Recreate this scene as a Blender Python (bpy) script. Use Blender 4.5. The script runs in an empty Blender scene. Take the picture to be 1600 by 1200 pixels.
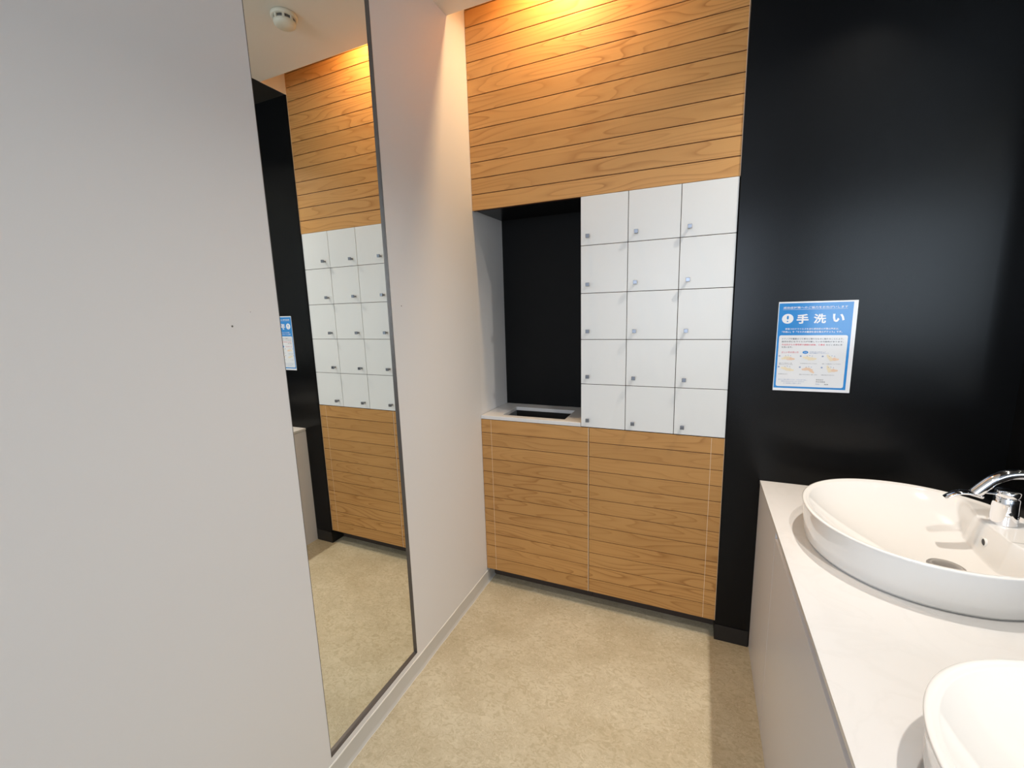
import bpy, math, random
from mathutils import Vector, Matrix
random.seed(4)
SC = bpy.context.scene
COL = SC.collection

# ------------------------------------------------------------------ materials
def mat(name, color, rough=.5, metal=0., spec=.5, coat=0., coat_rough=.05):
    m = bpy.data.materials.new(name); m.use_nodes = True
    b = m.node_tree.nodes['Principled BSDF']
    b.inputs['Base Color'].default_value = (*color, 1)
    b.inputs['Roughness'].default_value = rough
    b.inputs['Metallic'].default_value = metal
    b.inputs['Specular IOR Level'].default_value = spec
    b.inputs['Coat Weight'].default_value = coat
    b.inputs['Coat Roughness'].default_value = coat_rough
    return m
class NT:
    def __init__(s, m): s.t = m.node_tree; s.b = s.t.nodes['Principled BSDF']
    def n(s, kind, **kw):
        x = s.t.nodes.new(kind)
        for k, v in kw.items():
            if k in x.inputs: x.inputs[k].default_value = v
            else: setattr(x, k, v)
        return x
    def l(s, a, b): s.t.links.new(a, b)
    def math(s, op, a, b=None, c=None):
        x = s.t.nodes.new('ShaderNodeMath'); x.operation = op
        for i, v in enumerate((a, b, c)):
            if v is None: continue
            if isinstance(v, (int, float)): x.inputs[i].default_value = v
            else: s.l(v, x.inputs[i])
        return x.outputs[0]
    def ramp(s, fac, stops):
        r = s.t.nodes.new('ShaderNodeValToRGB'); s.l(fac, r.inputs[0])
        e = r.color_ramp.elements
        while len(e) < len(stops): e.new(.5)
        for q, (p, c) in zip(e, stops): q.position = p; q.color = (*c, 1)
        return r.outputs[0]
    def mix(s, fac, a, b, mode='MIX'):
        x = s.t.nodes.new('ShaderNodeMix'); x.data_type = 'RGBA'; x.blend_type = mode
        for i, v in ((0, fac), (6, a), (7, b)):
            if isinstance(v, (int, float)): x.inputs[i].default_value = v
            elif isinstance(v, tuple): x.inputs[i].default_value = (*v, 1)
            else: s.l(v, x.inputs[i])
        return x.outputs[2]
    def bump(s, h, strength, dist):
        x = s.n('ShaderNodeBump', Strength=strength, Distance=dist); s.l(h, x.inputs['Height'])
        s.l(x.outputs[0], s.b.inputs['Normal'])

def painted(name, color, rough=.55, bump=.12):
    m = mat(name, color, rough, spec=.35); t = NT(m)
    tc = t.n('ShaderNodeTexCoord')
    n = t.n('ShaderNodeTexNoise', Scale=420., Detail=3.); t.l(tc.outputs['Object'], n.inputs['Vector'])
    t.bump(n.outputs[0], bump, .0006)
    return m
def wood(name, pitch, z0, tint=1., seed=0.):
    """Boards run along x; each board (by height) gets its own grain."""
    m = mat(name, (.6, .33, .12), .42, spec=.35); t = NT(m)
    geo = t.n('ShaderNodeNewGeometry'); sp = t.n('ShaderNodeSeparateXYZ'); t.l(geo.outputs['Position'], sp.inputs[0])
    x, y, z = sp.outputs
    row = t.math('FLOOR', t.math('DIVIDE', t.math('SUBTRACT', z, z0), pitch))
    wn = t.n('ShaderNodeTexWhiteNoise', noise_dimensions='1D'); t.l(t.math('ADD', row, 7.3 + seed), wn.inputs['W'])
    off = t.math('MULTIPLY', wn.outputs['Value'], 37.)
    cb = t.n('ShaderNodeCombineXYZ')
    t.l(t.math('ADD', t.math('MULTIPLY', x, 1.5), off), cb.inputs[0])
    t.l(t.math('ADD', t.math('MULTIPLY', z, 12.), off), cb.inputs[2]); t.l(t.math('MULTIPLY', y, 2.), cb.inputs[1])
    n = t.n('ShaderNodeTexNoise', Scale=1., Detail=1.2, Roughness=.45); t.l(cb.outputs[0], n.inputs['Vector'])
    ring = t.math('MULTIPLY', n.outputs[0], 14.)
    fr = t.math('FRACT', ring)
    line = t.ramp(fr, [(0., (0, 0, 0)), (.5, (.06, .06, .06)), (.80, (.45, .45, .45)), (.93, (1, 1, 1)), (1., (0, 0, 0))])
    cf = t.n('ShaderNodeCombineXYZ')
    t.l(t.math('ADD', t.math('MULTIPLY', x, 9.), off), cf.inputs[0]); t.l(t.math('MULTIPLY', z, 420.), cf.inputs[2])
    f = t.n('ShaderNodeTexNoise', Scale=1., Detail=3.); t.l(cf.outputs[0], f.inputs['Vector'])
    cg = t.n('ShaderNodeCombineXYZ')
    t.l(t.math('MULTIPLY', x, 2.2), cg.inputs[0]); t.l(t.math('ADD', t.math('MULTIPLY', z, 9.), off), cg.inputs[2])
    g = t.n('ShaderNodeTexNoise', Scale=1., Detail=2.); t.l(cg.outputs[0], g.inputs['Vector'])
    base = t.mix(t.math('MULTIPLY', g.outputs[0], 1.), (.62*tint, .335*tint, .115*tint), (.52*tint, .26*tint, .078*tint))
    perrow = t.math('MULTIPLY_ADD', wn.outputs['Value'], .14, .93)
    hs = t.n('ShaderNodeHueSaturation'); t.l(base, hs.inputs['Color']); t.l(perrow, hs.inputs['Value'])
    vis = t.n('ShaderNodeTexNoise', Scale=2.3, Detail=1.); t.l(geo.outputs['Position'], vis.inputs['Vector'])
    amt = t.math('MULTIPLY', line, t.math('MULTIPLY', t.ramp(vis.outputs[0], [(.35, (.35,)*3), (.6, (1,)*3)]), .85))
    c = t.mix(amt, hs.outputs[0], (.36*tint, .155*tint, .04*tint))
    fine = t.math('MULTIPLY', t.ramp(f.outputs[0], [(.5, (0,)*3), (.75, (1,)*3)]), .28)
    c = t.mix(fine, c, (.42*tint, .20*tint, .06*tint))
    t.l(c, t.b.inputs['Base Color'])
    t.bump(f.outputs[0], .15, .0004)
    return m

M = {}
M['wall'] = painted('white_wall_paint', (.74, .735, .735))
M['ceil'] = painted('ceiling_paint', (.74, .70, .62), .7)
M['black'] = mat('black_satin_panel', (.004, .0042, .0046), .24, spec=.20)
M['blackmatt'] = mat('matt_black_back_panel', (.004, .004, .004), .6, spec=.15)
M['blacksoffit'] = painted('black_soffit_paint', (.035, .031, .027), .30, .05)
M['wood_up'] = wood('upper_wood_boards', .0627, 1.7365)
M['wood_low'] = wood('cabinet_wood_boards', .0621, .0795, .86, 50.)
M['groove'] = mat('groove_brown', (.055, .014, .006), .7)
M['dark'] = mat('carcass_dark_brown', (.05, .032, .022), .7)
M['pale'] = mat('pale_edge_band', (.80, .60, .41), .5)
M['white'] = mat('white_laminate', (.76, .765, .75), .32, spec=.4)
M['panel'] = mat('vanity_panel_white', (.70, .69, .71), .38, spec=.4)
M['porcelain'] = mat('porcelain', (.82, .81, .79), .06, spec=.55, coat=.4)
M['chrome'] = mat('chrome', (.88, .88, .9), .05, 1.)
M['steel'] = mat('brushed_steel', (.22, .23, .255), .3, .9)
M['steelplug'] = mat('satin_plug', (.60, .57, .54), .35, .8)
M['bronze'] = mat('mirror_frame_metal', (.16, .14, .13), .4, .8)
M['mirror'] = mat('mirror_silver', (.87, .885, .85), .0, 1.)
M['liner'] = mat('grey_liner', (.22, .24, .25), .3, spec=.5)
M['binblack'] = mat('bin_black', (.015, .014, .013), .35)
M['bag'] = mat('clear_bag', (.55, .56, .58), .3)
M['plastic'] = mat('cream_plastic', (.72, .68, .56), .45)
M['slit'] = mat('dark_slits', (.12, .11, .10), .6)
M['hole'] = mat('hole_dark', (.02, .02, .02), .5)
M['skirt'] = mat('grey_vinyl_skirting', (.54, .53, .50), .30, spec=.5)
M['skirtglint'] = mat('skirting_highlight', (.78, .76, .70), .3)  # paler tone paints the highlight lines along lip and foot
M['blackskirt'] = mat('black_vinyl_skirting', (.010, .009, .009), .45)
# solid surface worktop with faint veins
def stone():
    m = mat('white_marbled_top', (.8, .78, .75), .28, spec=.45); t = NT(m)
    g = t.n('ShaderNodeNewGeometry')
    n = t.n('ShaderNodeTexNoise', Scale=5., Detail=6., Distortion=1.6); t.l(g.outputs['Position'], n.inputs['Vector'])
    n2 = t.n('ShaderNodeTexNoise', Scale=3., Detail=2.); t.l(g.outputs['Position'], n2.inputs['Vector'])
    v = t.ramp(n.outputs[0], [(.46, (0,)*3), (.5, (1,)*3), (.54, (0,)*3)])
    a = t.math('MULTIPLY', v, t.math('MULTIPLY', n2.outputs[0], .22))
    t.l(t.mix(a, (.69, .68, .67), (.54, .53, .51)), t.b.inputs['Base Color'])
    return m
M['stone'] = stone()
def lino():
    m = mat('marbled_linoleum', (.5, .45, .3), .42, spec=.35); t = NT(m)
    g = t.n('ShaderNodeNewGeometry')
    mp = t.n('ShaderNodeMapping'); mp.inputs['Rotation'].default_value = (0, 0, .5); mp.inputs['Scale'].default_value = (1, 1.5, 1)
    t.l(g.outputs['Position'], mp.inputs[0])
    a = t.n('ShaderNodeTexNoise', Scale=3.2, Detail=3., Distortion=.6); t.l(mp.outputs[0], a.inputs['Vector'])
    b = t.n('ShaderNodeTexNoise', Scale=40., Detail=5., Roughness=.65, Distortion=1.4); t.l(mp.outputs[0], b.inputs['Vector'])
    c = t.n('ShaderNodeTexNoise', Scale=70., Detail=4., Roughness=.7, Distortion=1.0); t.l(g.outputs['Position'], c.inputs['Vector'])
    base = t.mix(t.ramp(a.outputs[0], [(.35, (0,)*3), (.65, (1,)*3)]), (.50, .43, .295), (.585, .52, .38))
    cl = t.mix(t.math('MULTIPLY', t.ramp(b.outputs[0], [(.40, (1,)*3), (.54, (0,)*3)]), .5), base, (.35, .285, .17))
    ve = t.ramp(b.outputs[0], [(.53, (0,)*3), (.56, (1,)*3), (.59, (0,)*3)])
    gate = t.n('ShaderNodeTexNoise', Scale=9., Detail=2.); t.l(g.outputs['Position'], gate.inputs['Vector'])
    gv = t.ramp(gate.outputs[0], [(.45, (0,)*3), (.62, (1,)*3)])
    c2 = t.mix(t.math('MULTIPLY', t.math('MULTIPLY', ve, gv), .8), cl, (.30, .225, .13))
    lt = t.ramp(c.outputs[0], [(.54, (0,)*3), (.68, (1,)*3)])
    c3 = t.mix(t.math('MULTIPLY', lt, .40), c2, (.72, .65, .49))
    t.l(c3, t.b.inputs['Base Color'])
    t.bump(c.outputs[0], .05, .0005)
    return m
M['floor'] = lino()

# ------------------------------------------------------------------ mesh helpers
class MB:
    def __init__(s): s.v = []; s.f = []; s.mi = []; s.sm = []
    def add(s, vs, fs, mi=0, smooth=False):
        o = len(s.v); s.v += [tuple(v) for v in vs]
        for f in fs: s.f.append([i + o for i in f]); s.mi.append(mi); s.sm.append(smooth)
    def box(s, a, b, mi=0, bev=0.):
        (x0, y0, z0), (x1, y1, z1) = a, b
        if bev <= 0:
            vs = [(x, y, z) for z in (z0, z1) for y in (y0, y1) for x in (x0, x1)]
            s.add(vs, [(0, 2, 3, 1), (4, 5, 7, 6), (0, 1, 5, 4), (2, 6, 7, 3), (0, 4, 6, 2), (1, 3, 7, 5)], mi)
            return
        import bmesh
        bm = bmesh.new()
        bmesh.ops.create_cube(bm, size=1.)
        for v in bm.verts:
            v.co = Vector(((x0 + x1)/2 + v.co.x*(x1 - x0), (y0 + y1)/2 + v.co.y*(y1 - y0), (z0 + z1)/2 + v.co.z*(z1 - z0)))
        bmesh.ops.bevel(bm, geom=bm.edges[:], offset=bev, segments=2, affect='EDGES', profile=.6)
        bm.verts.index_update()
        s.add([v.co[:] for v in bm.verts], [[v.index for v in f.verts] for f in bm.faces], mi); bm.free()
    def quad(s, *p, mi=0): s.add(p, [(0, 1, 2, 3)], mi)
    def tube(s, path, radii, n=24, mi=0, caps=True, squash=None):
        rings = []; P = [Vector(p) for p in path]; up = Vector((0, 1, 0))
        for i, p in enumerate(P):
            d = (P[min(i+1, len(P)-1)] - P[max(i-1, 0)]).normalized()
            u = up - d*up.dot(d)
            if u.length < 1e-4: u = Vector((1, 0, 0)) - d*d.x
            u.normalize(); w = d.cross(u)
            r = radii[i] if isinstance(radii, (list, tuple)) else radii
            q = squash[i] if squash else (1, 1)
            rings.append([p + u*math.cos(k*2*math.pi/n)*r*q[0] + w*math.sin(k*2*math.pi/n)*r*q[1] for k in range(n)])
        vs = [v for r in rings for v in r]; fs = []
        for i in range(len(P)-1):
            for k in range(n):
                a = i*n+k; b = i*n+(k+1) % n; fs.append((a, b, b+n, a+n))
        s.add(vs, fs, mi, True)
        if caps:
            o = len(s.v) - len(vs)
            s.f.append([o+k for k in range(n)][::-1]); s.mi.append(mi); s.sm.append(False)
            s.f.append([o+(len(P)-1)*n+k for k in range(n)]); s.mi.append(mi); s.sm.append(False)
    def lathe(s, c, prof, n=40, mi=0, axis='z'):
        vs = []; fs = []
        for r, h in prof:
            for k in range(n):
                a = k*2*math.pi/n; x, y = r*math.cos(a), r*math.sin(a)
                vs.append((c[0]+x, c[1]+y, c[2]+h) if axis == 'z' else ((c[0]+x, c[1]-h, c[2]+y) if axis == 'y' else (c[0]-h, c[1]+x, c[2]+y)))
        for i in range(len(prof)-1):
            for k in range(n):
                a = i*n+k; b = i*n+(k+1) % n; fs.append((a, b, b+n, a+n))
        s.add(vs, fs, mi, True)
        o = len(s.v)-len(vs)
        for i, rev in ((0, True), (len(prof)-1, False)):
            if prof[i][0] > 1e-5:
                f = [o+i*n+k for k in range(n)]; s.f.append(f[::-1] if rev else f); s.mi.append(mi); s.sm.append(False)
    def build(s, name, mats, parent=None, fix=True, auto=False):
        off = parent_world(parent)
        me = bpy.data.meshes.new(name)
        me.from_pydata([(x-off[0], y-off[1], z-off[2]) for x, y, z in s.v], [], s.f)
        for m in (mats if isinstance(mats, (list, tuple)) else [mats]): me.materials.append(m)
        me.polygons.foreach_set('material_index', s.mi); me.polygons.foreach_set('use_smooth', s.sm)
        if fix:
            import bmesh
            bm = bmesh.new(); bm.from_mesh(me); bmesh.ops.recalc_face_normals(bm, faces=bm.faces[:]); bm.to_mesh(me); bm.free()
        me.update()
        o = bpy.data.objects.new(name, me); COL.objects.link(o)
        if parent: o.parent = parent
        return o
def parent_world(p):
    w = Vector((0, 0, 0))
    while p is not None: w += p.location; p = p.parent
    return w
def tag(o, label, cat, group=None):
    o['label'] = label; o['category'] = cat
    if group: o['group'] = group
    return o
def thing(name, label, cat, loc, group=None):
    o = bpy.data.objects.new(name, None); COL.objects.link(o); o.location = loc; o.empty_display_size = .05
    return tag(o, label, cat, group)
def struct(o): o['kind'] = 'structure'; return o

# ------------------------------------------------------------------ dimensions (metres)
X1, X2, X3, X4 = .4697, .6499, .8323, 1.0125     # locker columns, X4 = end of the timber bay
ZT, DZ = 1.7364, .1816                            # locker top, row pitch
ZL = ZT - 5*DZ                                    # locker bottom .8284
ZC = 2.397                                        # ceiling
XR = 1.768                                        # right wall
YB = -.0055                                       # face of the black wall
YS = -.1396                                       # lip of the light slot
ZS = 2.66                                         # top of the light slot
YA = .284                                         # back of the recess
YF = -4.0                                         # wall behind the camera
XV, ZV = 1.1335, .6841                            # vanity front, worktop height
XS = .5035                                        # seam between the two cabinets
MY0, MY1, MZ0, MZ1 = -.9894, -.5782, .0809, 2.34  # wall mirror opening

# ------------------------------------------------------------------ setting
b = MB(); b.box((-.12, YF-.1, -.1), (XR+.1, YA+.05, 0)); struct(b.build('floor', M['floor']))
# left wall: solid slab with a shallow recess for the mirror
b = MB()
D = -.013
def wl(y0, y1, z0, z1): b.box((-.1, y0, z0), (0, y1, z1))
wl(YF, MY0, 0, ZS); wl(MY1, YA+.05, 0, ZS); wl(MY0, MY1, 0, MZ0); wl(MY0, MY1, MZ1, ZS)
b.box((-.1, MY0, MZ0), (D, MY1, MZ1))
for y, zz, r in ((-1.105, 1.301, .0022), (-.527, 1.341, .0020), (-1.06, 1.330, .0008)):       # small dings in the plaster
    b.lathe((0, y, zz), [(r, -.0003), (r*.8, -.0004), (.0, -.0004)], n=10, mi=1, axis='x')
struct(b.build('wall_left', [M['wall'], M['slit']]))
b = MB()
pr = [(YF, ZC), (YS, ZC), (YS, ZS), (YS-.012, ZS), (YS-.012, ZC+.06), (YF, ZC+.06)]
b.add([(x, y, zz) for x in (0, X4) for y, zz in pr], [(0, 1, 7, 6), (1, 2, 8, 7), (2, 3, 9, 8), (3, 4, 10, 9), (4, 5, 11, 10), (5, 0, 6, 11), (5, 4, 1, 0), (4, 3, 2, 1), (6, 7, 10, 11), (7, 8, 9, 10)])
struct(b.build('ceiling', M['ceil']))
b = MB(); b.box((-.1, YS-.012, ZS), (XR+.1, YA, ZS+.05)); struct(b.build('trim_1', M['ceil']))          # top of the light slot
b = MB(); b.box((X4+.003, YF, ZC), (XR+.1, YB, ZC+.06)); b.box((X4, YF, ZC), (X4+.003, YS, ZC+.06)); struct(b.build('trim_2', M['blacksoffit']))         # black soffit over the vanity
b = MB(); b.box((X4, YS, ZC+.0002), (X4+.003, -.0001, ZS)); struct(b.build('trim_3', M['ceil']))               # end cheek of the slot
# black wall beside the lockers
b = MB()       # closes against the locker fronts with a small arris
pl = [(X4+.002, YB+.001), (X4+.003, YB), (XR+.1, YB), (XR+.1, YA), (X4+.002, YA)]; n = len(pl)
b.add([(x, y, zz) for zz in (0, ZS) for x, y in pl], [list(range(n))[::-1], list(range(n, 2*n))] + [(k, (k+1) % n, n+(k+1) % n, n+k) for k in range(n)])
struct(b.build('wall_back', M['black']))
b = MB(); b.box((X4-.001, YB-.004, 0), (XV-.004, YB+.0003, .066), bev=.0012); b.box((X4-.0012, YB-.002, 0), (X4+.0025, .074, .066)); struct(b.build('baseboard_back', M['blackskirt']))
b = MB(); b.box((XR, YF, 0), (XR+.1, YB, ZC)); struct(b.build('wall_right', M['black']))
# recess behind the lockers and bin top: black back panel and soffit
b = MB(); b.box((.0003, YA-.003, .84), (X4, YA+.04, ZT+.03)); struct(b.build('wall_recess', M['blackmatt']))
b = MB(); b.add([(x, y, zz) for zz in (ZL+.017, ZT+.0038) for x, y in ((.0002, .012), (.0095, YA-.0035), (.0002, YA-.0035))], [(0, 1, 2), (3, 5, 4), (0, 1, 4, 3), (1, 2, 5, 4), (2, 0, 3, 5)]); struct(b.build('trim_4', M['wall']))
b = MB(); b.box((.003, .022, ZT+.004), (X4, YA-.005, ZT+.03)); struct(b.build('trim_5', M['black']))
# timber boards above the lockers
b = MB(); b.box((.001, .006, 1.7365), (X4-.0005, .021, ZS), mi=1)
z = 1.7365
k = 0
while z < ZS-.01:
    b.box((.001, 0, z+(.0017 if k else 0)), (X4-.0005, .008, min(z+.0627-.0015, ZS)), bev=.0007); z += .0627; k += 1
struct(b.build('wall_boards', [M['wood_up'], M['groove']]))
b = MB(); b.box((X4-.0006, -.0004, 1.7365), (X4+.0008, .02, ZS)); struct(b.build('trim_6', M['pale']))
# wall behind the camera with a window opening
b = MB(); wx0, wx1, wz0, wz1 = .12, 1.5, .85, 2.2
b.box((0, YF-.1, 0), (XR, YF, wz0)); b.box((0, YF-.1, wz1), (XR, YF, ZC)); b.box((0, YF-.1, wz0), (wx0, YF, wz1)); b.box((wx1, YF-.1, wz0), (XR, YF, wz1))
struct(b.build('wall_front', M['wall']))
# skirting on the left wall: thin vinyl, slightly wavy top lip and coved foot
b = MB()
ys = [YF + .001]; 
while ys[-1] < .07: ys.append(ys[-1] + .02)
prof = [(.0004, .0624), (.0022, .0618), (.0026, .058), (.0026, .012), (.0045, .005), (.0085, .0012), (.0092, 0.0)]
vs = []; 
for y in ys:
    w = .0006*math.sin(y*31) + .0005*math.sin(y*77+1)
    vs += [(x + (w if x > .002 else 0), y, zz) for x, zz in prof]
n = len(prof); fs = []; mi = []
b2 = MB()
for i in range(len(ys)-1):
    for j in range(n-1):
        a = i*n+j; fs.append((a, a+1, a+1+n, a+n)); mi.append(1 if j in (0, 1, 5) else 0)
b.add(vs, fs, 0, True); b.mi = mi
struct(b.build('baseboard_left', [M['skirt'], M['skirtglint']]))

# ------------------------------------------------------------------ wall mirror
mt = thing('wall_mirror', 'tall narrow frameless mirror set flush into the white left wall', 'mirror', (-.014, (MY0+MY1)/2, MZ0))
b = MB()
def mx(y): return -.0088 + .0078*(y+.8)
g0, g1 = MY0+.0012, MY1-.0012
b.add([(mx(g0), g0, MZ0+.001), (mx(g1), g1, MZ0+.001), (mx(g1), g1, MZ1-.001), (mx(g0), g0, MZ1-.001),
       (mx(g0)-.004, g0, MZ0+.001), (mx(g1)-.004, g1, MZ0+.001), (mx(g1)-.004, g1, MZ1-.001), (mx(g0)-.004, g0, MZ1-.001)],
      [(0, 1, 2, 3), (4, 7, 6, 5), (0, 4, 5, 1), (1, 5, 6, 2), (2, 6, 7, 3), (3, 7, 4, 0)])
b.build('glass', M['mirror'], mt)
b = MB()
b.box((D+.0002, MY0+.0001, MZ0+.0002), (.0006, MY0+.0011, MZ1-.0002)); b.box((D+.0002, MY1-.0011, MZ0+.0002), (.0006, MY1-.0001, MZ1-.0002))
b.box((D+.0002, MY0+.0001, MZ0+.0001), (.0006, MY1-.0001, MZ0+.0009)); b.box((D+.0002, MY0+.0001, MZ1-.0009), (.0006, MY1-.0001, MZ1-.0001))
b.build('frame', M['bronze'], mt)

# ------------------------------------------------------------------ lockers
lk = thing('locker_cabinet', 'white locker bank of fifteen small square doors between timber boards and wooden cabinet', 'locker', (X1, 0, ZL))
b = MB(); b.box((X1+.001, .0195, ZL+.0005), (X4-.001, YA-.006, ZT-.0005), bev=.001); b.box((X1+.0012, .004, ZL+.0012), (X4-.0012, .0195, ZT-.0012))
b.build('carcass', M['dark'], lk)
def door_mesh(w, h):
    b = MB(); b.box((.0011, 0, .0011), (w-.0011, .0035, h-.0011), bev=.0009); return b
def knob_mesh():
    b = MB(); b.box((.0275, -.0150, .0295), (.0345, .0002, .0365), bev=.0006); b.box((.0240, -.0225, .0260), (.0380, -.0145, .0400), bev=.0009); return b
cols = [X1, X2, X3, X4]
protos = {}
for r in range(5):
    for c in range(3):
        w = cols[c+1]-cols[c]
        if c not in protos:
            d = door_mesh(w, DZ).build('door', M['white']); k = knob_mesh().build('knob', M['steel']); k.parent = d
            protos[c] = (d, k); d.parent = lk
        else:
            d0, k0 = protos[c]; d = d0.copy(); COL.objects.link(d); k = k0.copy(); COL.objects.link(k); k.parent = d; d.parent = lk
        d.location = (cols[c]-X1, 0, DZ*r)

# ------------------------------------------------------------------ wooden base cabinets
ZB, ZD = .0768, .8262
def slat_door(x0, x1, vline, parent, edge):
    """Slatted door front: boards with horizontal grooves plus one fine vertical pale groove."""
    b = MB(); b.box((x0, .0035, ZB), (x1, .018, ZD), mi=1)
    p = (ZD-ZB)/12
    for i in range(12):
        za, zb = ZB+i*p+(.0013 if i else 0), ZB+(i+1)*p-(.0012 if i < 11 else 0)
        for xa, xb in ((x0, vline-.00072), (vline+.00072, x1)):
            b.box((xa, 0, za), (xb, .005, zb), bev=.0005)
    d = b.build('door', [M['wood_low'], M['groove']], parent)
    b = MB(); b.box((vline-.0007, .0003, ZB+.001), (vline+.0007, .0045, ZD-.001)); 
    b.build('inlay_line', M['pale'], d)
    b = MB(); b.box((edge[0], -.0003, ZB), (edge[1], .017, ZD)); b.build('edge_band', M['pale'], d)
    return d
cb = thing('wooden_cabinet', 'wooden slatted cabinet door front under the white bin counter, beside the white wall', 'cabinet', (.25, .1, 0))
slat_door(.0015, XS-.0034, .0505, cb, (XS-.0033, XS-.0012))
b = MB(); b.box((.002, .0185, ZB+.004), (XS-.001, YA-.006, ZD-.03)); b.build('carcass', M['dark'], cb)
b = MB(); b.box((.002, .074, .0005), (XS-.001, .09, ZB+.0035)); b.build('plinth', M['dark'], cb)
cb = thing('wooden_cabinet', 'wooden slatted cabinet door front under the white lockers, beside the black wall', 'cabinet', (.75, .1, 0))
slat_door(XS+.0014, X4-.002, .967, cb, (X4-.0019, X4-.0008))
b = MB(); b.box((XS+.0005, .0185, ZB+.004), (X4-.003, YA-.006, ZD-.001)); b.build('carcass', M['dark'], cb)
b = MB(); b.box((XS+.0005, .074, .0005), (X4-.003, .09, ZB+.0035)); b.build('plinth', M['dark'], cb)

# bin counter with its cut-out
ct = thing('bin_counter', 'small white counter slab with a rectangular waste opening, left of the lockers', 'counter', (.235, .14, .829))
b = MB(); z0, z1 = .8285, .8445; hx0, hx1, hy0, hy1 = .094, .388, .036, .205; e0, e1, f0, f1 = .0015, X1-.0005, -.0005, YA-.0045
def ring_slab(b, o, h, z0, z1, c=.0012):
    ox0, ox1, oy0, oy1 = o; ix0, ix1, iy0, iy1 = h
    def R(x0, x1, y0, y1, z): return [(x0, y0, z), (x1, y0, z), (x1, y1, z), (x0, y1, z)]
    L = [R(ox0, ox1, oy0, oy1, z0), R(ox0, ox1, oy0, oy1, z1-c), R(ox0+c, ox1-c, oy0+c, oy1-c, z1), R(ix0-c, ix1+c, iy0-c, iy1+c, z1), R(ix0, ix1, iy0, iy1, z1-c), R(ix0, ix1, iy0, iy1, z0), R(ox0, ox1, oy0, oy1, z0)]
    vs = [p for l in L[:6] for p in l]; fs = []
    for i in range(6):
        a = i*4; n_ = ((i+1) % 6)*4
        for k in range(4): fs.append((a+k, a+(k+1) % 4, n_+(k+1) % 4, n_+k))
    b.add(vs, fs)
ring_slab(b, (e0, e1, f0, f1), (hx0, hx1, hy0, hy1), z0, z1)
b.build('slab', M['stone'], ct)
b = MB()
for (a, c) in (((hx0-.0012, hy0-.0012), (hx0-.0002, hy1+.0012)), ((hx1+.0002, hy0-.0012), (hx1+.0012, hy1+.0012)), ((hx0-.0012, hy0-.0012), (hx1+.0012, hy0-.0002)), ((hx0-.0012, hy1+.0002), (hx1+.0012, hy1+.0012))):
    b.box((a[0], a[1], .8), (c[0], c[1], .8284), mi=0 if c[0] < .1 else 1)
b.build('chute_liner', [M['liner'], M['binblack']], ct)
# bin below the opening, bag folded over its rim
bn = thing('waste_bin', 'black waste bin seen down through the rectangular opening of the small counter', 'bin', (.24, .12, .7))
b = MB()
def rrect(cx, cy, hx, hy, r, z, n=8):
    out = []
    for q, (sx, sy) in enumerate(((1, 1), (-1, 1), (-1, -1), (1, -1))):
        for k in range(n+1):
            a = (q + k/n)*math.pi/2; out.append((cx+sx*(hx-r)+r*math.cos(a), cy+sy*(hy-r)+r*math.sin(a), z))
    return out
def loft(b, loops, mi=0, cap0=False, cap1=False):
    n = len(loops[0]); vs = [p for l in loops for p in l]; fs = []
    for i in range(len(loops)-1):
        for k in range(n): fs.append((i*n+k, i*n+(k+1) % n, (i+1)*n+(k+1) % n, (i+1)*n+k))
    if cap0: fs.append(list(range(n))[::-1])
    if cap1: fs.append([(len(loops)-1)*n+k for k in range(n)])
    b.add(vs, fs, mi, False)
loft(b, [rrect(.275, .12, .128, .082, .04, .70), rrect(.275, .12, .132, .086, .04, .782), rrect(.275, .12, .127, .081, .036, .782), rrect(.275, .12, .122, .076, .036, .705)], 0, True, True)
b.build('body', M['binblack'], bn)
b = MB(); L = rrect(.275, .12, .1295, .0835, .038, .7845)
b.tube(L + [L[0]], .0022, n=8, caps=False); b.build('bag_rim', M['bag'], bn)

# ------------------------------------------------------------------ vanity
vc = thing('vanity_cabinet', 'long white vanity cabinet with flat panels standing along the right wall', 'cabinet', (1.45, -1.6, 0))
YV = YB-.001; VE = -3.0
b = MB(); b.box((XV+.018, VE, .0), (XR-.001, YV, ZV-.0165)); b.build('carcass', M['panel'], vc)
b = MB(); b.box((XV, -.372, .0), (XV+.0178, YV, ZV-.0162), bev=.0006); b.build('end_panel', M['panel'], vc)
y = -.375
while y > VE+.86:
    b = MB(); b.box((XV, y-.88, .0), (XV+.0178, y, ZV-.034), bev=.0009); b.build('panel', M['panel'], vc); y -= .8825
b = MB(); b.box((XV+.010, VE, ZV-.0315), (XV+.0179, -.3725, ZV-.0162)); b.build('finger_rail', M['stone'], vc)
b = MB(); b.box((XV-.0015, VE, ZV-.012), (XR-.0005, YV, ZV), bev=.0008); b.box((XV+.004, VE, ZV-.016), (XR-.001, YV, ZV-.0119))
tag(b.build('vanity_worktop', M['stone']), 'long white marbled worktop carrying the oval washbasins', 'worktop')

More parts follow.
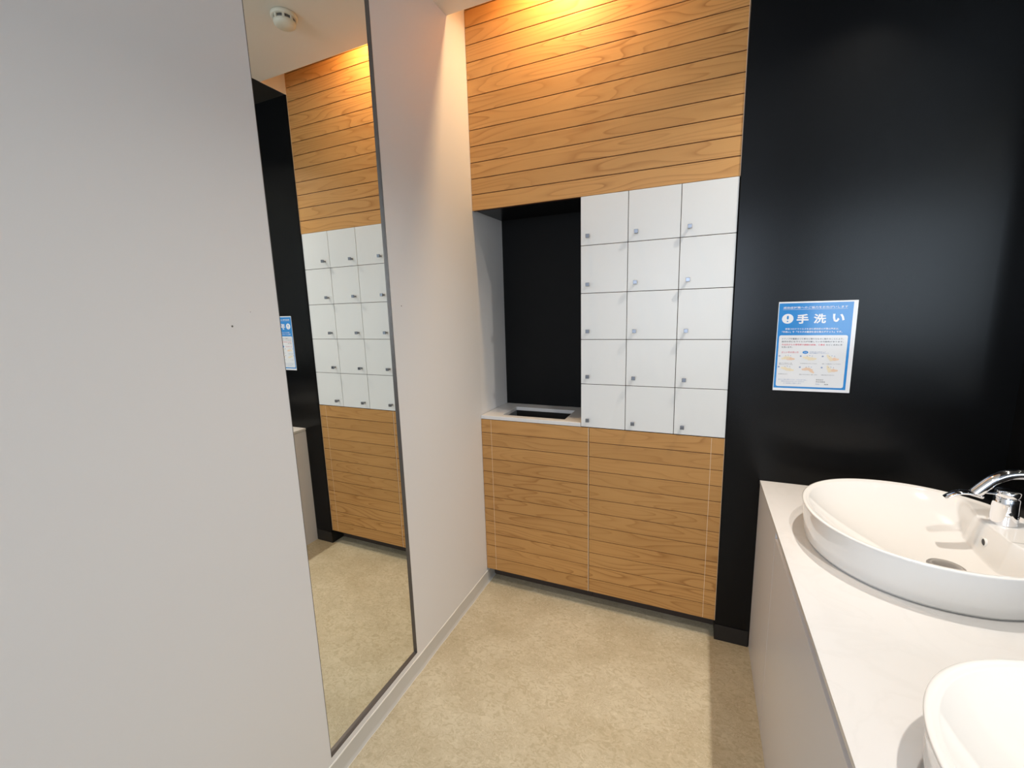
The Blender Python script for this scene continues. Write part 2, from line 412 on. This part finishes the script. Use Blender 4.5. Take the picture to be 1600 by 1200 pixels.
# washbasins
EX, A, B, NE, H = 1.426, .2385, .253, 2.12, .0995
def sup(t, a, bb, n=NE):
    c, s = math.cos(t), math.sin(t)
    r = (abs(c/a)**n + abs(s/bb)**n)**(-1/n)
    return r*c, r*s
def sstep(e0, e1, x):
    t = max(0., min(1., (x-e0)/(e1-e0))); return t*t*(3-2*t)
DRX, DRY = .040, -.058       # drain offset from the centre
def basin(cx, cy, label, group):
    root = thing('washbasin', label, 'washbasin', (cx, cy, ZV), group)
    b = MB(); n = 320; loops = []
    def L(a_in, z):
        return [(cx+x, cy+y, z) for x, y in (sup(k*2*math.pi/n, A-a_in, B-a_in) for k in range(n))]
    zt = ZV+H
    loops = [L(.0155, ZV+.0004), L(.0150, ZV+.004), L(.0105, ZV+.0065), L(.0095, ZV+.010), L(.0065, ZV+.04), L(.0035, ZV+.078), L(.0018, zt-.006), L(.0008, zt-.0025), L(.0025, zt-.0006), L(.0055, zt), L(.0095, zt-.0006), L(.0125, zt-.003)]
    # inside
    ai = .0125; K = 110; zb = ZV+.008
    for k in range(1, K+1):
        s = 1 - k/K
        row = []
        for q in range(n):
            x, y = sup(q*2*math.pi/n, A-ai, B-ai)
            px, py = x*s + DRX*(1-s), y*s + DRY*(1-s)
            prof = s**2.6
            rise = (zt-.003-zb)
            zz = zb + rise*(.95*prof + .05*s**14) + .003*s
            # deck for the tap at the wall side
            dy = abs(py)
            xf = .136 + .22*max(0., dy-.072)
            deck = zt - .0035 - .002*sstep(.070, .060, dy)
            m = max(0., min(1., (px - xf + .016)/.018)); m = .5*m + .5*m*m*(3-2*m)
            zz = max(zz, zz*(1-m) + deck*m)
            row.append((cx+px, cy+py, zz))
        loops.append(row)
    vs = [p for l in loops for p in l]; fs = []
    for i in range(len(loops)-1):
        if i == len(loops)-2: break
        for k in range(n): fs.append((i*n+k, i*n+(k+1) % n, (i+1)*n+(k+1) % n, (i+1)*n+k))
    fs.append([(len(loops)-2)*n+k for k in range(n)]); fs.append(list(range(n))[::-1])
    b.add(vs[:(len(loops)-1)*n], fs, 0, True); b.sm[-1] = False
    b.build('bowl', M['porcelain'], root)
    b = MB(); c = (cx+DRX, cy+DRY, zb+.001)
    b.lathe(c, [(.0, .0055), (.012, .0055), (.024, .0045), (.028, .003), (.0285, .0), (.034, .0012), (.0355, -.001), (.036, -.004)][::-1], n=48)
    b.build('drain_plug', M['steelplug'], root)
    b = MB(); c = (cx+.1275, cy+.004, ZV+.056)
    b.lathe(c, [(.0105, -.004), (.0105, .0016), (.0085, .0022), (.0078, .0005), (.0075, -.003)], n=32, axis='x'); 
    h = b.build('overflow_ring', M['porcelain'], root)
    b = MB(); b.lathe((c[0]-.0002, c[1], c[2]), [(.0077, -.003), (.0077, .0006)], n=32, axis='x'); b.build('overflow_hole', M['hole'], root)
    return root
basin(EX, -.410, 'white oval washbasin with a chrome tap, the farther one beside the black wall', 'oval washbasins on the vanity')
basin(EX, -.410-.743, 'white oval washbasin nearest the camera, cut off at the bottom right corner', 'oval washbasins on the vanity')

# tap
def tap(y):
    fx, fz = 1.601, ZV+H-.0053
    root = thing('faucet', 'chrome faucet with arched spout and round body on the farther oval washbasin', 'faucet', (fx, y, fz))
    b = MB(); b.lathe((fx, y, fz), [(.0250, 0), (.0250, .002), (.0246, .02), (.0235, .050), (.0228, .065), (.0215, .0670), (.0, .0675)], n=48)
    b.build('body', M['chrome'], root)
    b = MB(); b.lathe((fx, y, fz+.0678), [(.0205, 0), (.0225, .0015), (.0225, .013), (.019, .0165), (.0, .0172)], n=48)
    b.box((fx-.046, y-.006, fz+.0705), (fx-.014, y+.006, fz+.0745), bev=.0015)
    b.build('lever', M['chrome'], root)
    b = MB(); b.lathe((fx, y-.0236, fz+.032), [(.0042, -.002), (.0042, .0008), (.0, .0012)], n=24, axis='y'); b.build('index_dot', M['hole'], root)
    # spout: rises behind the body, arches forward and down over the bowl
    pts = []; r = []
    sx, sz = .0066, -.005
    ctrl = [(1.688, 0.785), (1.688, .81), (1.686, .840), (1.679, .868), (1.665, .892), (1.643, .905), (1.617, .9085), (1.590, .9035), (1.567, .889), (1.550, .869), (1.536, .850)]
    for i in range(len(ctrl)-1):
        p0 = ctrl[max(i-1, 0)]; p1 = ctrl[i]; p2 = ctrl[i+1]; p3 = ctrl[min(i+2, len(ctrl)-1)]
        for k in range(6):
            t = k/6
            q = [.5*((2*p1[j]) + (-p0[j]+p2[j])*t + (2*p0[j]-5*p1[j]+4*p2[j]-p3[j])*t*t + (-p0[j]+3*p1[j]-3*p2[j]+p3[j])*t**3) for j in (0, 1)]
            pts.append((q[0]+sx, y, q[1]+sz))
    pts.append((ctrl[-1][0]+sx, y, ctrl[-1][1]+sz))
    b = MB(); b.tube(pts, .0125, n=32)
    b.lathe((1.688+sx, y, fz), [(.0185, 0), (.0185, .0025), (.015, .004), (.0128, .006)], n=40)
    b.build('spout', M['chrome'], root)
    # flattened nozzle lip pointing over the bowl
    cc = [(1.549, .844), (1.537, .8485), (1.523, .8510), (1.509, .8495), (1.498, .8445), (1.488, .8370), (1.4805, .8305)]
    b = MB(); b.tube([(p[0]+sx, y, p[1]+sz) for p in cc], [.0105, .0125, .0125, .012, .0115, .011, .0105], n=28, squash=[(1, .5)]*2+[(1, .42)]*3+[(1, .36)]*2)
    b.build('nozzle', M['chrome'], root)
tap(-.365)

# ------------------------------------------------------------------ smoke detector (white ceiling, seen in the mirror)
sd = thing('smoke_detector', 'round cream smoke detector on the white ceiling, seen in the tall mirror', 'smoke detector', (.513, -.410, ZC))
b = MB(); b.lathe((.513, -.410, ZC), [(.0, -.0), (.042, -.0), (.045, -.002), (.045, -.010), (.042, -.013), (.034, -.0135)], n=48); b.build('base', M['plastic'], sd)
b = MB(); b.lathe((.513, -.410, ZC), [(.034, -.013), (.034, -.024), (.0, -.024)], n=48); b.build('chamber', M['slit'], sd)
b = MB(); b.lathe((.513, -.410, ZC), [(.0, -.0235), (.036, -.0235), (.038, -.025), (.036, -.034), (.028, -.040), (.0, -.041)], n=48)
for k in range(8):
    a = k*math.pi/4; c, s = math.cos(a), math.sin(a)
    cx, cy = .513+.0365*c, -.410+.0365*s
    b.add([(cx+dx*c-dy*s, cy+dx*s+dy*c, ZC-zz) for zz in (.0125, .0255) for dx, dy in ((-.003, -.004), (.002, -.004), (.002, .004), (-.003, .004))],
          [(0, 1, 2, 3), (4, 5, 6, 7), (0, 1, 5, 4), (1, 2, 6, 5), (2, 3, 7, 6), (3, 0, 4, 7)])
b.build('cover', M['plastic'], sd)

# ------------------------------------------------------------------ poster
PX0, PX1, PZ0, PZ1 = 1.1505, 1.3682, 1.0175, 1.3178
pm = {}
def pmat(n, c, r=.12):
    pm[n] = mat('poster_'+n, c, r, spec=.5); return pm[n]
pmats = [pmat('paper', (.84, .85, .88)), pmat('blue', (.035, .26, .66)), pmat('box', (.80, .81, .83)), pmat('ink', (.10, .11, .13)), pmat('red', (.72, .12, .16)),
         pmat('skin', (.84, .62, .46)), pmat('dim', (.20, .30, .52)), pmat('skin2', (.84, .74, .55))]
P = MB()
def pt(u, v, d): return (PX0+u/1000.*(.2177/.216), YB-.0008-d/1000., PZ1-v/1000.*(.298/.303))
def rounded(u0, v0, u1, v1, r, d, mi):
    L = []
    for (cu, cv, a0) in ((u1-r, v0+r, 0), (u0+r, v0+r, 90), (u0+r, v1-r, 180), (u1-r, v1-r, 270)):
        for k in range(7):
            a = math.radians(a0+k*15); L.append(pt(cu+r*math.cos(a), cv-r*math.sin(a), d))
    P.add(L, [list(range(len(L)))], mi)
def ell(cu, cv, ru, rv, d, mi, rot=0., n=28):
    c, s = math.cos(rot), math.sin(rot)
    L = [pt(cu+ru*math.cos(k*2*math.pi/n)*c-rv*math.sin(k*2*math.pi/n)*s, cv+ru*math.cos(k*2*math.pi/n)*s+rv*math.sin(k*2*math.pi/n)*c, d) for k in range(n)]
    P.add(L, [list(range(n))], mi)
def text(body, u0, u1, vc, h, mi, d=.45, bold=0.):
    cu = bpy.data.curves.new('t', 'FONT'); cu.body = body; cu.size = 1.; cu.offset = bold; cu.resolution_u = 2
    o = bpy.data.objects.new('t', cu); COL.objects.link(o)
    me = bpy.data.meshes.new_from_object(o.evaluated_get(bpy.context.evaluated_depsgraph_get()))
    bpy.data.objects.remove(o); bpy.data.curves.remove(cu)
    if len(me.vertices):
        xs = [v.co.x for v in me.vertices]; ys_ = [v.co.y for v in me.vertices]
        a, b_, c, e = min(xs), max(xs), min(ys_), max(ys_)
        vs = [pt(u0+(v.co.x-a)/(b_-a)*(u1-u0), vc-h/2+(e-v.co.y)/(e-c)*h, d) for v in me.vertices]
        P.add(vs, [list(p.vertices) for p in me.polygons], mi)
    bpy.data.meshes.remove(me)
P.box((PX0, YB-.0008, PZ0), (PX1, YB+.0001, PZ1), 0)
P.add([pt(2, 5, .1), pt(204.5, 5, .1), pt(204.5, 296, .1), pt(2, 296, .1)], [(0, 1, 2, 3)], 1)
rounded(8, 113, 197.5, 290, 6, .2, 2)
text('感染症対策へのご協力をおねがいします', 14, 190, 20, 7.2, 0, bold=.012)
P.add([pt(13, 26.0, .3), pt(190, 26.0, .3), pt(190, 26.7, .3), pt(13, 26.7, .3)], [(0, 1, 2, 3)], 0)
ell(28.5, 57, 16.5, 16.5, .3, 0)
ell(28.5, 53, 2.9, 6.6, .45, 1); ell(28.5, 66, 2.1, 2.1, .45, 1)
text('手', 54, 87, 58, 32, 0, bold=.034); text('洗', 101, 135, 58, 32, 0, bold=.030); text('い', 152, 184, 56.5, 27, 0, bold=.04)
text('新型コロナウイルスを含む感染症の対策の基本は、', 24, 172, 91.5, 6.2, 0, bold=.012)
text('「手洗い」や「マスクの着用を含む咳エチケット」です。', 15, 181, 101.5, 6.8, 0, bold=.022)
text('ドアノブや電車のつり革など様々なものに触れることにより、', 17, 187, 125, 5.6, 3, bold=.012)
text('自分の手にもウイルスが付着している可能性があります。', 17, 187, 134.5, 5.6, 3, bold=.012)
text('外出先からの帰宅時や調理の前後、食事前', 17, 138, 145, 5.6, 4, bold=.014); text('などこまめに手', 141, 185, 145, 5.6, 3, bold=.012)
text('を洗います。', 17, 48, 153.5, 5.4, 3, bold=.012)
text('正しい手の洗い方', 18, 67, 171, 6.2, 4, bold=.004)
ell(86, 171, 8, 5, .3, 1); text('注意', 82, 90, 171, 3.6, 0)
text('爪は短く切っておきましょう', 98, 142, 169, 3.4, 6); text('時計や指輪は外しておきましょう', 98, 150, 173.4, 3.4, 6)
caps = [['流水でよく手をぬらした後', '手のひらをよくこすります。'], ['手の甲をのばすようにこすります。'], ['指先・爪の間を念入りにこすります。'],
        ['指の間を洗います。'], ['親指と手のひらをねじり洗いします。'], ['手首も忘れずに洗います。']]
rnd = random.Random(9)
for i in range(6):
    cu = (38, 99, 160)[i % 3]; cv = (192, 230)[i//3]
    ell(cu-25, cv-8, 2.6, 2.6, .3, 6); text(str(i+1), cu-25.8, cu-24.2, cv-8, 3.2, 2)
    # pair of washing hands: two palms with fingers
    th = (.05, -.1, .0, .12, .75, -.05)[i]
    for sgn, mi, dd in ((1, (5, 7, 5, 7, 5, 5)[i], .3), (-1, (7, 7, 7, 7, 5, 7)[i], .38)):
        tilt = th if sgn > 0 else (-.25, .2, .95, .3, -.1, 1.2)[i]
        c_, s_n = math.cos(tilt), math.sin(tilt)
        def Q(a, b_): return cu+sgn*5+a*c_-b_*s_n, cv+sgn*1.6+a*s_n+b_*c_
        ell(*Q(sgn*3.5, 0), 7, 4.6, dd, mi, tilt)
        for f in range(4):
            ell(*Q(-sgn*5.5, (f-1.5)*2.3), 5.6-.7*abs(f-1.5), 1.0, dd+.02*(f+1), mi, tilt+.10*(f-1.5)*sgn)
        ell(*Q(sgn*1, -4.6), 4.0, 1.3, dd+.11, mi, tilt-.5*sgn)
        ell(*Q(sgn*10.5, 0), 4.2, 3.2, dd-.05, mi, tilt)
    for k in range(3): ell(cu-7+7*k, cv-9-(k % 2)*1.5, 1.1, 1.1, .5, 6)
    for j, s_ in enumerate(caps[i]):
        text(s_, cu-25, cu-25+len(s_)*(51/17 if len(s_) > 13 else 3.1), (209, 247)[i//3]+j*4.4, 3.2, 3)
for j, s_ in enumerate(['石けんで洗い終わったら、十分に水で流し、', '清潔なタオルやペーパータオルで', 'よく拭き取って乾かします。']):
    w = (84, 66, 52)[j]; text(s_, 56-w/2, 56+w/2, 266+j*6.4, 4, 6)
text('首相官邸', 122, 142, 264, 4, 3); text('厚生労働省', 122, 148, 271, 4, 3); text('厚労省', 122, 133, 279.5, 3.6, 6); text('検索', 146, 157, 279.5, 4.4, 3)
po = P.build('poster', pmats, fix=False)
tag(po, 'blue and white laminated hand washing poster with Japanese text on the black wall', 'poster')
po.location = (0, 0, 0)

# mirror over the vanity on the right-hand wall (outside the frame; lights the room by reflection)
vm = thing('vanity_mirror', 'wide mirror fixed on the black right wall above the washbasins', 'mirror', (XR-.003, -1.5, .98))
b = MB(); b.box((XR-.006, -3.0, .98), (XR-.0005, -.20, 2.38), bev=.0006); b.build('glass', M['mirror'], vm)

# ------------------------------------------------------------------ lights
def disk(name, loc, size, power, color, spread=math.pi, target=None):
    l = bpy.data.lights.new(name, 'AREA'); l.shape = 'DISK'; l.size = size; l.energy = power; l.color = color; l.spread = spread
    o = bpy.data.objects.new(name, l); COL.objects.link(o); o.location = loc
    if target: o.rotation_euler = (Vector(target)-Vector(loc)).to_track_quat('-Z', 'Y').to_euler()
    return o
WARM = (1., .66, .33); NEUT = (1., .93, .84); COOL = (.72, .84, 1.)
disk('slot_lamp', (.42, -.072, ZS-.025), .06, 6.2, WARM, 2.35)
disk('downlight_far', (1.48, -.33, ZC-.004), .05, 6.6, NEUT, 1.75, (.72, -.55, 0))
disk('downlight_near', (1.48, -1.12, ZC-.004), .05, 6.6, NEUT, 1.75, (.72, -1.1, 0))
disk('rear_fill', (.5, -2.6, ZC-.004), .10, 3., (1., .90, .78), 2.8)  # added fill behind the camera, stands in for the room's unseen lights
l = bpy.data.lights.new('window_light', 'AREA'); l.shape = 'RECTANGLE'; l.size = wx1-wx0; l.size_y = wz1-wz0; l.energy = 40.; l.color = COOL
o = bpy.data.objects.new('window_light', l); COL.objects.link(o); o.location = ((wx0+wx1)/2, YF-.05, (wz0+wz1)/2); o.rotation_euler = (math.radians(90), 0, 0)
w = bpy.data.worlds.new('world'); SC.world = w; w.use_nodes = True
w.node_tree.nodes['Background'].inputs[0].default_value = (.70, .82, 1, 1); w.node_tree.nodes['Background'].inputs[1].default_value = .3

# ------------------------------------------------------------------ camera
yaw, pitch, roll, F = -.4104, -.1703, -.0290, 677.55
def ray(u, v):
    x = u/F; z = -v/F; y = 1.
    c, s = math.cos(roll), math.sin(roll); x, z = c*x-s*z, s*x+c*z
    c, s = math.cos(pitch), math.sin(pitch); y, z = c*y-s*z, s*y+c*z
    c, s = math.cos(yaw), math.sin(yaw); x, y = c*x+s*y, -s*x+c*y
    return Vector((x, y, z))
fw = ray(0, 0); rt = (ray(1, 0)-fw).normalized(); up = (ray(0, -1)-fw).normalized()
cam = bpy.data.cameras.new('camera'); co = bpy.data.objects.new('camera', cam); COL.objects.link(co)
cam.sensor_fit = 'HORIZONTAL'; cam.sensor_width = 36.; cam.lens = F/1600*36.; cam.clip_start = .02
m3 = Matrix((rt, up, -fw.normalized())).transposed()
co.matrix_world = Matrix.Translation((.9106, -1.7218, 1.3193)) @ m3.to_4x4()
SC.camera = co
SC.view_settings.view_transform = 'Standard'; SC.view_settings.look = 'None'; SC.view_settings.gamma = 1; SC.view_settings.exposure = .07
SC.view_settings.use_curve_mapping = False
